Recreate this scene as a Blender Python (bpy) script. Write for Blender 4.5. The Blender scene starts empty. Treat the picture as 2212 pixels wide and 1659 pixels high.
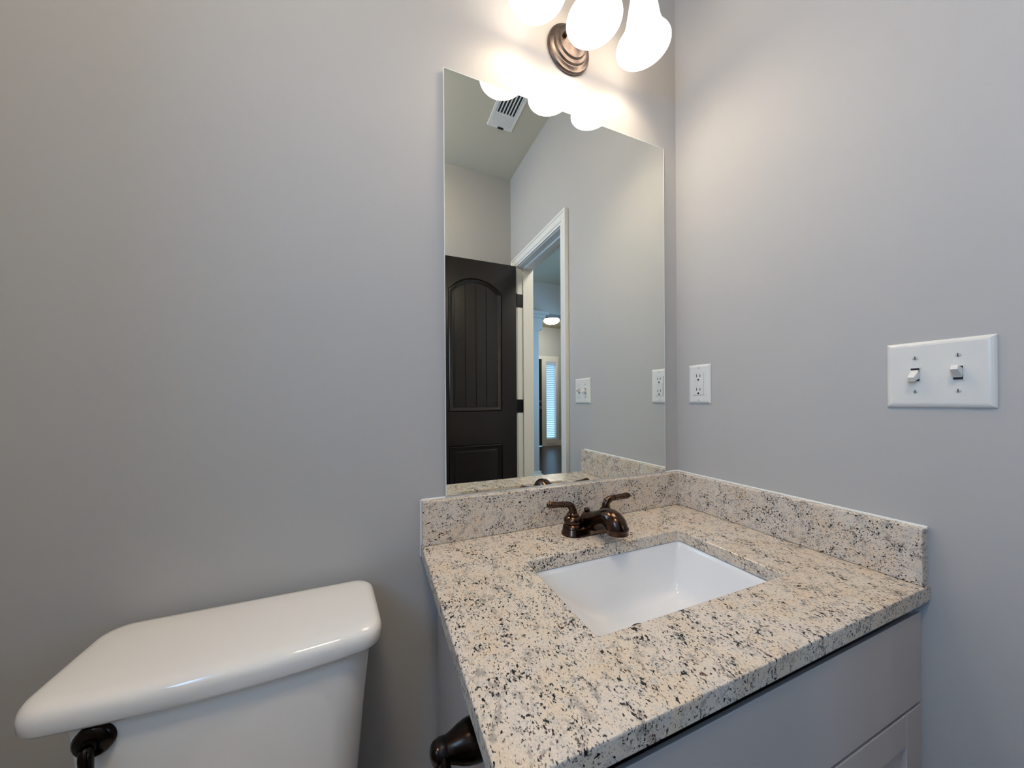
import bpy, bmesh, math, random
from mathutils import Vector, Matrix
random.seed(7)
PI = math.pi
S = bpy.context.scene
COL = S.collection
ZC = 0.81                      # height of the countertop above the floor

# ------------------------------------------------------------------ camera
cam_d = bpy.data.cameras.new('camera')
cam = bpy.data.objects.new('camera', cam_d); COL.objects.link(cam)
F_PX = 706.0
cam_d.sensor_fit = 'HORIZONTAL'; cam_d.sensor_width = 36.0
cam_d.lens = 36.0 * F_PX / 2212.0
cam_d.shift_x = 17.6 / 2212.0          # principal point at (1106-17.6, 829.5+35)
cam_d.shift_y = 35.0 / 2212.0
cam_d.clip_start = 0.02; cam_d.clip_end = 200
yaw, pitch, roll = 0.37734, 0.0, -0.00612
f_ = Vector((math.sin(yaw), math.cos(yaw), 0)); r_ = Vector((math.cos(yaw), -math.sin(yaw), 0)); u_ = Vector((0, 0, 1))
r2 = r_ * math.cos(roll) + u_ * math.sin(roll); u2 = -r_ * math.sin(roll) + u_ * math.cos(roll)
cam.matrix_world = Matrix(((r2.x, u2.x, -f_.x, -0.9203), (r2.y, u2.y, -f_.y, -0.78455), (r2.z, u2.z, -f_.z, ZC + 0.3341), (0, 0, 0, 1)))
S.camera = cam

# ------------------------------------------------------------------ world, light, exposure
w = bpy.data.worlds.new('world'); S.world = w; w.use_nodes = True
bg = w.node_tree.nodes['Background']
bg.inputs[0].default_value = (0.42, 0.68, 1.0, 1); bg.inputs[1].default_value = 1.5
S.view_settings.view_transform = 'Standard'; S.view_settings.look = 'None'
S.view_settings.gamma = 1.0; S.view_settings.use_curve_mapping = False
EXPO = 0.46
S.view_settings.exposure = EXPO
BULB_W, BULB_C = 0.58, (1.0, 0.86, 0.66)      # each vanity bulb
SHADE_E, SHADE_C = 2.9, (1.0, 0.84, 0.70)    # glow of the frosted shades
HALL_W, HALL_C = 10.0, (0.22, 0.58, 1.0)     # cool fill through an added, unseen hall window
BATH_W, BATH_C = 12.0, (0.31, 0.59, 1.0)      # daylight through the small window behind the camera's left shoulder
FOYER_E = 45.0
FILL_DOME_E, FILL_DOME_C = 27.0, (1.0, 0.81, 0.57)        # added fill dome on the ceiling, out of view
def area(name, loc, rot, sx, sy, power, color):
    d = bpy.data.lights.new(name, 'AREA'); d.shape = 'RECTANGLE'; d.size = sx; d.size_y = sy
    d.energy = power; d.color = color
    o = bpy.data.objects.new(name, d); o.location = loc; o.rotation_euler = rot; COL.objects.link(o); return o
area('hall_window_fill', (1.98, -2.35, 1.75), (0, PI/2-0.6, 0), 1.3, 1.2, HALL_W, HALL_C)
area('bath_window_daylight', (-1.74, -1.08, 1.76), (0, -PI/2, 0), 0.80, 0.46, BATH_W, BATH_C)

# ------------------------------------------------------------------ materials
def mat(name, color, rough=0.5, metal=0.0, **k):
    m = bpy.data.materials.new(name); m.use_nodes = True
    b = m.node_tree.nodes['Principled BSDF']
    b.inputs['Base Color'].default_value = (*color, 1); b.inputs['Roughness'].default_value = rough
    b.inputs['Metallic'].default_value = metal
    for kk, v in k.items(): b.inputs[kk].default_value = v
    return m
def nd(m, t, **k):
    n = m.node_tree.nodes.new(t)
    for kk, v in k.items(): setattr(n, kk, v)
    return n
def lk(m, a, b): m.node_tree.links.new(a, b)
def noise(m, vec, scale, detail=2, rough=0.5):
    n = nd(m, 'ShaderNodeTexNoise'); n.inputs['Scale'].default_value = scale
    n.inputs['Detail'].default_value = detail; n.inputs['Roughness'].default_value = rough
    lk(m, vec, n.inputs['Vector']); return n.outputs['Fac']
def ramp(m, fac, a, b, ca=(0, 0, 0, 1), cb=(1, 1, 1, 1)):
    r = nd(m, 'ShaderNodeValToRGB'); e = r.color_ramp.elements
    e[0].position = a; e[1].position = b; e[0].color = ca; e[1].color = cb
    lk(m, fac, r.inputs[0]); return r.outputs[0]
def mix(m, fac, a, b, mode='MIX'):
    n = nd(m, 'ShaderNodeMix', data_type='RGBA', blend_type=mode)
    if hasattr(fac, 'node'): lk(m, fac, n.inputs[0])
    else: n.inputs[0].default_value = fac
    for s, v in ((6, a), (7, b)):
        if hasattr(v, 'node'): lk(m, v, n.inputs[s])
        else: n.inputs[s].default_value = (*v, 1)
    return n.outputs[2]
def math_n(m, op, a, b=0.0):
    n = nd(m, 'ShaderNodeMath', operation=op)
    for i, v in enumerate((a, b)):
        if hasattr(v, 'node'): lk(m, v, n.inputs[i])
        else: n.inputs[i].default_value = v
    return n.outputs[0]
def bump(m, h, strength, dist=0.001):
    b = nd(m, 'ShaderNodeBump'); b.inputs['Strength'].default_value = strength; b.inputs['Distance'].default_value = dist
    lk(m, h, b.inputs['Height']); lk(m, b.outputs[0], m.node_tree.nodes['Principled BSDF'].inputs['Normal'])
def objco(m, scale=(1, 1, 1), rot=(0, 0, 0)):
    t = nd(m, 'ShaderNodeTexCoord'); mp = nd(m, 'ShaderNodeMapping')
    mp.inputs['Scale'].default_value = scale; mp.inputs['Rotation'].default_value = rot
    lk(m, t.outputs['Object'], mp.inputs['Vector']); return mp.outputs[0]

def paint(name, col, rough=0.6):
    m = mat(name, col, rough, **{'Specular IOR Level': 0.22})
    h = noise(m, objco(m), 260, 3); bump(m, h, 0.10, 0.0006); return m
M_WALL = paint('wall_paint', (0.50, 0.49, 0.475), 0.62)
M_HALLWALL = paint('hall_wall_paint', (0.56, 0.57, 0.57), 0.5)
M_CEIL = paint('ceiling_paint', (0.62, 0.57, 0.45), 0.7)
M_TRIM = mat('trim_white', (0.86, 0.84, 0.79), 0.3)
M_PORC = mat('porcelain', (0.90, 0.88, 0.85), 0.08, **{'Coat Weight': 0.3})
M_SINK = mat('sink_porcelain', (0.88, 0.88, 0.88), 0.10)
M_PLASTIC = mat('white_plastic', (0.78, 0.77, 0.73), 0.3)
M_SLOT = mat('dark_slot', (0.012, 0.012, 0.012), 0.6)
M_SCREW = mat('painted_screw', (0.62, 0.61, 0.58), 0.35)
M_CAULK = mat('caulk', (0.82, 0.82, 0.80), 0.5)
M_CAB = mat('cabinet_grey_paint', (0.58, 0.52, 0.49), 0.36)
M_CABIN = mat('cabinet_dark_gap', (0.02, 0.018, 0.016), 0.7)
M_MIRROR = mat('mirror_silver', (0.90, 0.92, 0.87), 0.0, 1.0)
M_MEDGE = mat('mirror_polished_edge', (0.80, 0.84, 0.82), 0.15)
M_DOOR = mat('espresso_door', (0.011, 0.0065, 0.004), 0.27, **{'Specular IOR Level': 0.6})
M_BLACK = mat('black_metal', (0.01, 0.01, 0.01), 0.4, 0.6)
def blind():
    m = mat('blind_white', (0.82, 0.84, 0.86), 0.5)
    t = nd(m, 'ShaderNodeBsdfTranslucent'); t.inputs[0].default_value = (0.85, 0.92, 0.95, 1)
    x = nd(m, 'ShaderNodeMixShader'); x.inputs[0].default_value = 0.55
    lk(m, m.node_tree.nodes['Principled BSDF'].outputs[0], x.inputs[1]); lk(m, t.outputs[0], x.inputs[2])
    lk(m, x.outputs[0], m.node_tree.nodes['Material Output'].inputs[0]); return m
M_BLIND = blind()
M_CHROME = mat('chrome', (0.75, 0.75, 0.76), 0.12, 1.0)
M_FDOOR = mat('front_door_dark', (0.02, 0.017, 0.016), 0.35)
M_NICKEL = mat('brushed_nickel', (0.30, 0.27, 0.25), 0.35, 1.0)

def bronze(name, c0, c1, rough):
    m = mat(name, c0, rough, 1.0)
    co = objco(m); n = noise(m, co, 45, 4, 0.6)
    lk(m, mix(m, ramp(m, n, 0.42, 0.68), c0, c1), m.node_tree.nodes['Principled BSDF'].inputs['Base Color'])
    return m
M_BRONZE = bronze('oil_rubbed_bronze', (0.060, 0.040, 0.031), (0.16, 0.085, 0.054), 0.20)
M_BRONZE_L = bronze('brushed_bronze', (0.19, 0.155, 0.135), (0.28, 0.23, 0.20), 0.34)
M_BRONZE_D = bronze('dark_bronze', (0.022, 0.017, 0.014), (0.045, 0.030, 0.024), 0.2)

def wood_floor():
    m = mat('dark_wood_floor', (0.03, 0.018, 0.013), 0.28)
    co = objco(m, (1, 8, 1)); n = noise(m, co, 14, 4)
    lk(m, mix(m, n, (0.020, 0.012, 0.010), (0.055, 0.030, 0.020)), m.node_tree.nodes['Principled BSDF'].inputs['Base Color'])
    return m
M_FLOOR = wood_floor()

def granite(name, tilt, stretch):
    m = mat(name, (0.7, 0.6, 0.5), 0.22)
    co = objco(m)
    r0 = objco(m, (1, 1, 1), tilt)                          # grains drawn out along one direction
    mp = nd(m, 'ShaderNodeMapping'); mp.inputs['Scale'].default_value = stretch; lk(m, r0, mp.inputs['Vector']); st = mp.outputs[0]
    wob = nd(m, 'ShaderNodeTexNoise'); wob.inputs['Scale'].default_value = 90; lk(m, st, wob.inputs['Vector'])
    va = nd(m, 'ShaderNodeVectorMath', operation='MULTIPLY_ADD')
    lk(m, wob.outputs['Color'], va.inputs[0]); va.inputs[1].default_value = (0.006, 0.006, 0.006); lk(m, st, va.inputs[2])
    dst = va.outputs[0]
    big = noise(m, co, 13, 4, 0.6)
    mid = noise(m, co, 60, 4, 0.65)
    fine = noise(m, co, 420, 3, 0.6)
    c = mix(m, ramp(m, big, 0.40, 0.62), (0.72, 0.63, 0.54), (0.71, 0.56, 0.40))
    c = mix(m, ramp(m, mid, 0.50, 0.62), c, (0.60, 0.54, 0.475))
    c = mix(m, math_n(m, 'MULTIPLY', ramp(m, fine, 0.40, 0.66), 0.6), c, (0.86, 0.79, 0.69))
    # grey translucent smudges
    sm = noise(m, st, 70, 4, 0.62)
    c = mix(m, math_n(m, 'MULTIPLY', ramp(m, sm, 0.55, 0.68), 0.7), c, (0.28, 0.25, 0.225))
    # clusters decide where dark grains gather
    cl = ramp(m, noise(m, st, 30, 3, 0.6), 0.38, 0.66)
    g1 = noise(m, dst, 235, 2, 0.5)
    thr = math_n(m, 'SUBTRACT', 0.662, math_n(m, 'MULTIPLY', cl, 0.118))
    k1 = ramp(m, math_n(m, 'SUBTRACT', g1, thr), 0.0, 0.05)
    g2 = noise(m, dst, 400, 2, 0.5)
    thr2 = math_n(m, 'SUBTRACT', 0.622, math_n(m, 'MULTIPLY', cl, 0.06))
    k2 = ramp(m, math_n(m, 'SUBTRACT', g2, thr2), 0.0, 0.06)
    ln = noise(m, dst, 75, 3, 0.55)
    wl = ramp(m, math_n(m, 'ABSOLUTE', math_n(m, 'SUBTRACT', ln, 0.5)), 0.004, 0.030, (1, 1, 1, 1), (0, 0, 0, 1))
    wl = math_n(m, 'MULTIPLY', wl, ramp(m, noise(m, st, 60, 2, 0.5), 0.54, 0.60))
    rust = ramp(m, noise(m, co, 24, 2), 0.56, 0.64)
    dark = mix(m, rust, (0.022, 0.020, 0.022), (0.10, 0.035, 0.022))
    c = mix(m, math_n(m, 'MULTIPLY', k2, 0.85), c, (0.060, 0.046, 0.040))
    c = mix(m, math_n(m, 'MULTIPLY', wl, 0.5), c, (0.10, 0.085, 0.08))
    c = mix(m, k1, c, dark)
    lk(m, c, m.node_tree.nodes['Principled BSDF'].inputs['Base Color'])
    bump(m, fine, 0.03, 0.0004)
    return m
M_GRAN = granite('speckled_granite', (-0.62, 0, 0.12), (1.0, 0.5, 1.0))
M_GRAN_S = granite('speckled_granite_splash', (0, 0.5, 0.4), (0.75, 1.15, 1.15))

def shade_glass():
    m = mat('frosted_glass_shade_lit', (0.95, 0.92, 0.86), 0.4)
    b = m.node_tree.nodes['Principled BSDF']
    b.inputs['Emission Color'].default_value = (*SHADE_C, 1); b.inputs['Emission Strength'].default_value = SHADE_E
    return m
M_SHADE = shade_glass()
M_BULB = mat('lit_bulb', (1, 0.95, 0.85), 0.4, **{'Emission Color': (*SHADE_C, 1), 'Emission Strength': SHADE_E*0.7})
M_FOYER_BOWL = mat('lit_glass_bowl', (1, 0.96, 0.9), 0.4, **{'Emission Color': (1.0, 0.95, 0.88, 1), 'Emission Strength': FOYER_E})
M_FILL_DOME = mat('fill_dome_glow', (1, 0.96, 0.9), 0.4, **{'Emission Color': (*FILL_DOME_C, 1), 'Emission Strength': FILL_DOME_E})
def glass():
    m = bpy.data.materials.new('window_glass'); m.use_nodes = True
    m.node_tree.nodes.clear()
    o = nd(m, 'ShaderNodeOutputMaterial'); t = nd(m, 'ShaderNodeBsdfTransparent'); g = nd(m, 'ShaderNodeBsdfGlossy')
    t.inputs[0].default_value = (0.93, 0.97, 1, 1); g.inputs['Roughness'].default_value = 0.02
    x = nd(m, 'ShaderNodeMixShader'); x.inputs[0].default_value = 0.06
    lk(m, t.outputs[0], x.inputs[1]); lk(m, g.outputs[0], x.inputs[2]); lk(m, x.outputs[0], o.inputs[0]); return m
M_GLASS = glass()

# ------------------------------------------------------------------ mesh helpers (vertices in room coordinates)
def put(name, bm, m, parent=None, smooth=False, bevel=0.0, seg=2, angle=35, subsurf=0):
    if parent is not None:
        off = parent.get('_w', None)
        loc = Vector(off) if off is not None else Vector((0, 0, 0))
        bmesh.ops.translate(bm, verts=bm.verts, vec=-loc)
    bmesh.ops.recalc_face_normals(bm, faces=bm.faces)
    me = bpy.data.meshes.new(name); bm.to_mesh(me); bm.free()
    me.materials.append(m)
    if smooth:
        for p in me.polygons: p.use_smooth = True
        me.set_sharp_from_angle(angle=math.radians(angle))
    o = bpy.data.objects.new(name, me); COL.objects.link(o)
    if parent is not None:
        o.parent = parent; o['_w'] = parent.get('_w', (0, 0, 0))
    if bevel > 0:
        b = o.modifiers.new('bevel', 'BEVEL'); b.width = bevel; b.segments = seg; b.limit_method = 'ANGLE'; b.angle_limit = math.radians(40)
        b.harden_normals = False
    if subsurf:
        s = o.modifiers.new('sub', 'SUBSURF'); s.levels = s.render_levels = subsurf
    return o
def thing(name, label, cat, loc, group=None, kind=None):
    o = bpy.data.objects.new(name, None); COL.objects.link(o); o.location = loc; o['_w'] = loc
    o.empty_display_size = 0.05
    if kind: o['kind'] = kind
    if label: o['label'] = label; o['category'] = cat
    if group: o['group'] = group
    return o
def tag(o, label, cat, group=None):
    o['label'] = label; o['category'] = cat
    if group: o['group'] = group
    return o
def struct(name, bm, m, **k):
    o = put(name, bm, m, **k); o['kind'] = 'structure'; return o
def box(bm, x0, x1, y0, y1, z0, z1):
    vs = [bm.verts.new((x, y, z)) for z in (z0, z1) for y in (y0, y1) for x in (x0, x1)]
    for f in ((0, 2, 3, 1), (4, 5, 7, 6), (0, 1, 5, 4), (2, 6, 7, 3), (0, 4, 6, 2), (1, 3, 7, 5)):
        bm.faces.new([vs[i] for i in f])
    return bm
def B(*a):
    bm = bmesh.new()
    for t in (a if isinstance(a[0], tuple) else (a,)): box(bm, *t)
    return bm
def basis(axis):
    a = Vector(axis).normalized()
    t = Vector((0, 0, 1)) if abs(a.z) < 0.9 else Vector((1, 0, 0))
    u = t.cross(a).normalized(); v = a.cross(u); return a, u, v
def lathe(bm, origin, axis, prof, n=48, sx=1.0, sy=1.0):
    """prof: list of (distance along axis, radius)"""
    a, u, v = basis(axis); o = Vector(origin); rings = []
    for (d, r) in prof:
        if r <= 1e-6: rings.append([bm.verts.new(o + a * d)])
        else: rings.append([bm.verts.new(o + a * d + u * (r * sx * math.cos(2*PI*i/n)) + v * (r * sy * math.sin(2*PI*i/n))) for i in range(n)])
    for p, q in zip(rings, rings[1:]):
        for i in range(n):
            j = (i + 1) % n
            if len(p) == 1 and len(q) == 1: continue
            if len(p) == 1: bm.faces.new((p[0], q[i], q[j]))
            elif len(q) == 1: bm.faces.new((p[i], q[0], p[j]))
            else: bm.faces.new((p[i], q[i], q[j], p[j]))
    for rg in (rings[0], rings[-1]):
        if len(rg) > 1 and getattr(lathe, 'cap', True):
            try: bm.faces.new(rg)
            except ValueError: pass
    return bm
def spline(pts, n):
    P = [Vector(p) for p in pts]; out = []
    for i in range(len(P) - 1):
        p0 = P[max(i-1, 0)]; p1 = P[i]; p2 = P[i+1]; p3 = P[min(i+2, len(P)-1)]
        for k in range(n):
            t = k / n
            out.append(0.5 * ((2*p1) + (p2-p0)*t + (2*p0-5*p1+4*p2-p3)*t*t + (-p0+3*p1-3*p2+p3)*t**3))
    out.append(P[-1]); return out
def tube(bm, pts, radii, n=20, smooth=8, flat=1.0):
    """pts with radii, splined; closed round-ish ends"""
    full = spline([(*p,) for p in pts], smooth)
    rr = [v.x for v in spline([(r, 0, 0) for r in radii], smooth)]
    rings = []; prev = None
    for i, p in enumerate(full):
        a = (full[min(i+1, len(full)-1)] - full[max(i-1, 0)]).normalized()
        if prev is None: _, u, v = basis(a)
        else:
            u = (prev - a * prev.dot(a)).normalized(); v = a.cross(u)
        prev = u
        rings.append([bm.verts.new(p + (u*math.cos(2*PI*k/n) + v*math.sin(2*PI*k/n)*flat) * rr[i]) for k in range(n)])
    for p, q in zip(rings, rings[1:]):
        for k in range(n): bm.faces.new((p[k], q[k], q[(k+1) % n], p[(k+1) % n]))
    bm.faces.new(rings[0]); bm.faces.new(rings[-1]); return bm
def loft(bm, sections, cap0=True, cap1=True):
    rings = [[bm.verts.new(p) for p in s] for s in sections]; n = len(rings[0])
    for p, q in zip(rings, rings[1:]):
        for k in range(n): bm.faces.new((p[k], q[k], q[(k+1) % n], p[(k+1) % n]))
    if cap0: bm.faces.new(rings[0])
    if cap1: bm.faces.new(rings[-1])
    return bm
def rrect(x0, x1, y0, y1, r, z, n=8, bow=0.0, rb=None, rbr=None):
    """rounded rectangle, counter-clockwise; bow pushes the y0 (front) side outward; rb: radius of the back corners"""
    rb = r if rb is None else rb
    rbr = rb if rbr is None else rbr
    pts = []
    def arc(cx, cy, rad, a0):
        for i in range(n + 1):
            a = a0 + PI/2 * i / n; pts.append([cx + rad*math.cos(a), cy + rad*math.sin(a)])
    arc(x1-rbr, y1-rbr, rbr, 0)
    arc(x0+rb, y1-rb, rb, PI/2)
    arc(x0+r, y0+r, r, PI)
    m = 12
    for i in range(1, m): pts.append([x0+r + (x1-x0-2*r)*i/m, y0])
    arc(x1-r, y0+r, r, 1.5*PI)
    xc, hw = (x0+x1)/2, (x1-x0)/2
    out = []
    for x, y in pts:
        t = (y1 - y) / (y1 - y0)
        out.append((x, y - bow * max(0.0, 1 - ((x-xc)/hw)**2) * t, z))
    return out
def prism_fill(bm, loops, d):
    """planar loops (outer first, then holes) -> filled and extruded by vector d"""
    eds = []
    for lp in loops:
        vs = [bm.verts.new(p) for p in lp]
        eds += [bm.edges.new((vs[i], vs[(i+1) % len(vs)])) for i in range(len(vs))]
    r = bmesh.ops.triangle_fill(bm, edges=eds, use_beauty=True)
    fs = [g for g in r['geom'] if isinstance(g, bmesh.types.BMFace)]
    e = bmesh.ops.extrude_face_region(bm, geom=fs)
    bmesh.ops.translate(bm, verts=[g for g in e['geom'] if isinstance(g, bmesh.types.BMVert)], vec=Vector(d))
    return bm
Z = lambda z: ZC + z

# ------------------------------------------------------------------ the room
XL, YF, HC = -1.60, -1.40, 2.73
DY0, DY1, DH = -1.290, -0.718, 2.055        # door opening in the right wall
WT = 0.115
struct('floor', B(XL-0.1, 0, YF-0.1, 0.1, -0.05, 0), M_FLOOR)
struct('wall_back', B(XL-0.1, 0, 0, 0.1, 0, HC), M_WALL)
BY0, BY1, BZ0, BZ1 = -1.31, -0.85, 1.36, 2.16    # small window in the left wall
struct('wall_left', B((XL-0.1, XL, YF, BY0, 0, HC), (XL-0.1, XL, BY1, 0, 0, HC), (XL-0.1, XL, BY0, BY1, 0, BZ0), (XL-0.1, XL, BY0, BY1, BZ1, HC)), M_WALL)
win = thing('window_3', None, None, (XL, (BY0+BY1)/2, BZ0), kind='structure')
put('window_frame', B((XL-0.09, XL-0.03, BY0, BY0+0.03, BZ0, BZ1), (XL-0.09, XL-0.03, BY1-0.03, BY1, BZ0, BZ1), (XL-0.09, XL-0.03, BY0+0.03, BY1-0.03, BZ1-0.03, BZ1), (XL-0.09, XL-0.03, BY0+0.03, BY1-0.03, BZ0, BZ0+0.03)), M_TRIM, win, bevel=0.002)
put('window_sill', B(XL-0.02, XL+0.03, BY0-0.03, BY1+0.03, BZ0-0.025, BZ0-0.001), M_TRIM, win, bevel=0.003)
put('pane', B(XL-0.062, XL-0.058, BY0+0.03, BY1-0.03, BZ0+0.03, BZ1-0.03), M_GLASS, win)
struct('wall_front', B(XL-0.1, 0, YF-0.1, YF, 0, HC), M_WALL)
struct('wall_right', B((0, WT, DY1+0.018, 0.1, 0, HC), (0, WT, DY0-0.018, DY1+0.018, DH+0.018, HC), (0, WT, YF-0.1, DY0-0.018, 0, HC)), M_WALL)
struct('ceiling', B(XL-0.1, WT, YF-0.1, 0.1, HC, HC+0.1), M_CEIL)
struct('baseboard_back', B((XL, -1.33, -0.014, 0, 0, 0.13), (-0.90, -0.787, -0.014, 0, 0, 0.13)), M_TRIM, bevel=0.003)
struct('baseboard_left', B(XL, XL+0.014, YF+0.014, -0.014, 0, 0.13), M_TRIM, bevel=0.003)
struct('baseboard_front', B(XL, 0, YF, YF+0.014, 0, 0.13), M_TRIM, bevel=0.003)
struct('baseboard_right', B(-0.014, 0, DY1+0.066, -0.53, 0, 0.13), M_TRIM, bevel=0.003)

# door casing on the bathroom side (three mitred, stepped boards) and on the hall side
def casing(x, sgn):
    bm = bmesh.new()
    prof = [(0, 0.010), (0.012, 0.010), (0.016, 0.014), (0.046, 0.016), (0.050, 0.020), (0.060, 0.020)]  # (outward, thickness)
    far = 0.060
    def ring(o, t):
        o_far = o * far / 0.060
        return [(x+sgn*t, DY1+0.005+o, 0), (x+sgn*t, DY1+0.005+o, DH+0.005+o), (x+sgn*t, DY0-0.005-o_far, DH+0.005+o), (x+sgn*t, DY0-0.005-o_far, 0)]
    secs = [ring(0, 0)] + [ring(o, t) for o, t in prof] + [ring(0.060, 0)]
    rows = [[bm.verts.new(p) for p in s] for s in secs]
    for p, q in zip(rows, rows[1:] + rows[:1]):
        for k in range(3): bm.faces.new((p[k], p[k+1], q[k+1], q[k]))
    bm.faces.new([r[0] for r in rows]); bm.faces.new([r[3] for r in rows])
    return bm
struct('trim_1', casing(0, -1), M_TRIM)
struct('trim_2', casing(WT, 1), M_TRIM)
# jamb lining with its stop
struct('trim_3', B((0, WT, DY1, DY1+0.018, 0, DH+0.018), (0, WT, DY0-0.018, DY0, 0, DH+0.018), (0, WT, DY0, DY1, DH, DH+0.018),
                   (0.040, 0.075, DY1-0.011, DY1, 0, DH-0.011), (0.040, 0.075, DY0, DY0+0.011, 0, DH-0.011), (0.040, 0.075, DY0, DY1, DH-0.011, DH)), M_TRIM, bevel=0.0015)

# ------------------------------------------------------------------ open door lying along the front wall
dr = thing('door_1', None, None, (-0.02, DY0, 0), kind='structure')
LX1, LX0, LY = -0.022, -0.594, -1.256       # leaf; LY is the face towards the basin
LZ0, LZ1 = 0.012, DH-0.003
put('door_leaf', B(LX0, LX1, LY-0.035, LY-0.010, LZ0, LZ1), M_DOOR, dr, bevel=0.001)
px0, px1 = LX0+0.108, LX1-0.108; pzb, pzs, pza = Z(0.262), Z(1.030), Z(1.118)
def arch(x0, x1, zb, zs, za, y, n=20):
    pts = [(x0, y, zb), (x1, y, zb)]
    h = za - zs; wd = x1 - x0; R = (wd*wd/4 + h*h) / (2*h); cz = za - R; a = math.asin(wd/2/R)
    for i in range(n+1):
        t = a - 2*a*i/n; pts.append(((x0+x1)/2 + R*math.sin(t), y, cz + R*math.cos(t)))
    return pts
lzt, lzb = Z(0.045), LZ0+0.20
bm = bmesh.new()
prism_fill(bm, [[(LX0, LY-0.010, LZ0), (LX1, LY-0.010, LZ0), (LX1, LY-0.010, LZ1), (LX0, LY-0.010, LZ1)],
                arch(px0, px1, pzb, pzs, pza, LY-0.010),
                [(px0, LY-0.010, lzb), (px1, LY-0.010, lzb), (px1, LY-0.010, lzt), (px0, LY-0.010, lzt)]], (0, 0.010, 0))
put('door_stiles_and_rails', bm, M_DOOR, dr, bevel=0.0045, seg=3)
def molding(loop_in, name):
    bm = bmesh.new()
    lo = [Vector(p) for p in loop_in]; c = sum(lo, Vector()) / len(lo)
    def inset(d, y):
        out = []
        n = len(lo)
        for i, p in enumerate(lo):
            a = (lo[i]-lo[i-1]).normalized(); b = (lo[(i+1) % n]-lo[i]).normalized()
            na = Vector((-a.z, 0, a.x)); nb = Vector((-b.z, 0, b.x))
            nn = (na+nb); nn /= max(nn.length_squared/2, 1e-6)
            out.append((p.x+nn.x*d, y, p.z+nn.z*d))
        return out
    loft(bm, [inset(-0.001, LY-0.006), inset(0.006, LY+0.001), inset(0.012, LY-0.001), inset(0.020, LY-0.007), inset(0.026, LY-0.009)], False, False)
    put(name, bm, M_DOOR, dr, smooth=True, angle=30)
    return inset(0.036, LY-0.010)
inner = molding(arch(px0, px1, pzb, pzs, pza, LY), 'panel_molding')
molding([(px0, LY, lzb), (px1, LY, lzb), (px1, LY, lzt), (px0, LY, lzt)], 'panel_molding')
# plank field of the arched panel: four boards with grooves between them, one mesh
bm = bmesh.new()
ix0, ix1 = px0+0.036, px1-0.036
def arch_z(x):
    h = pza-pzs; wd = px1-px0; R = (wd*wd/4+h*h)/(2*h); return pza-R+math.sqrt(max(0, R*R-(x-(px0+px1)/2)**2)) - 0.037
for k in range(4):
    a = ix0+(ix1-ix0)*k/4+0.0022; b = ix0+(ix1-ix0)*(k+1)/4-0.0022
    top = [(b-(b-a)*i/6, LY-0.0105, arch_z(b-(b-a)*i/6)) for i in range(7)]
    prism_fill(bm, [[(a, LY-0.0105, pzb+0.036), (b, LY-0.0105, pzb+0.036)] + top], (0, 0.0075, 0))
put('plank_panel', bm, M_DOOR, dr, bevel=0.002)
put('lower_panel', B(px0+0.036, px1-0.036, LY-0.0105, LY-0.003, lzb+0.036, lzt-0.036), M_DOOR, dr, bevel=0.005)
for hz in (Z(1.02), Z(0.294), 0.22):
    bm = B(-0.021, 0.040, DY0+0.0005, DY0+0.003, hz-0.045, hz+0.045)
    lathe(bm, (-0.014, DY0+0.010, hz-0.046), (0, 0, 1), [(0, 0.008), (0.092, 0.008)], 16)
    put('hinge', bm, M_BLACK, dr, bevel=0.001)
bm = bmesh.new()
lathe(bm, (-0.535, LY, 0.965), (0, 1, 0), [(0, 0.032), (0.006, 0.032), (0.010, 0.026), (0.012, 0.012), (0.030, 0.011), (0.034, 0.022), (0.045, 0.028), (0.056, 0.024), (0.062, 0.010), (0.063, 0)], 32)
put('door_knob', bm, M_BRONZE_D, dr, smooth=True)

# ------------------------------------------------------------------ hall and foyer seen through the doorway in the mirror
HX, HY0, HY1, HH = 1.78, -3.20, 0.70, 2.755
FX0, FX1, FY, FH = 0.60, 4.40, -6.40, 2.95
struct('floor_hall', B((0.0, HX, HY0, HY1, -0.05, 0.0), (FX0, FX1, FY, HY0, -0.05, 0.0)), M_FLOOR)
struct('ceiling_hall', B(WT, HX+0.12, HY0-0.14, HY1+0.1, HH, HH+0.1), M_CEIL)
struct('ceiling_foyer', B(FX0, FX1, FY, HY0-0.14, FH, FH+0.1), M_CEIL)
struct('wall_hall_left', B(WT-0.1, WT, HY0-0.14, YF-0.1, 0, HH), M_HALLWALL)
struct('wall_hall_near', B(WT, HX, HY1, HY1+0.1, 0, HH), M_HALLWALL)
struct('wall_hall_near_left', B(0, WT, 0.1, HY1+0.1, 0, HH), M_HALLWALL)
WY0, WY1, WZ0, WZ1 = -3.00, -1.70, 0.80, 2.25   # opening of an added, unseen hall window that carries the cool fill
struct('wall_hall_right', B((HX, HX+0.12, HY0, WY0, 0, HH), (HX, HX+0.12, WY1, HY1+0.1, 0, HH), (HX, HX+0.12, WY0, WY1, 0, WZ0), (HX, HX+0.12, WY0, WY1, WZ1, HH)), M_HALLWALL)
win = thing('fill_window_2', None, None, (HX, (WY0+WY1)/2, WZ0), kind='structure')
put('window_frame', B((HX-0.015, HX+0.05, WY0-0.06, WY0, WZ0-0.06, WZ1+0.06), (HX-0.015, HX+0.05, WY1, WY1+0.06, WZ0-0.06, WZ1+0.06),
     (HX-0.015, HX+0.05, WY0, WY1, WZ1, WZ1+0.06), (HX-0.025, HX+0.05, WY0, WY1, WZ0-0.06, WZ0)), M_TRIM, win)
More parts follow.
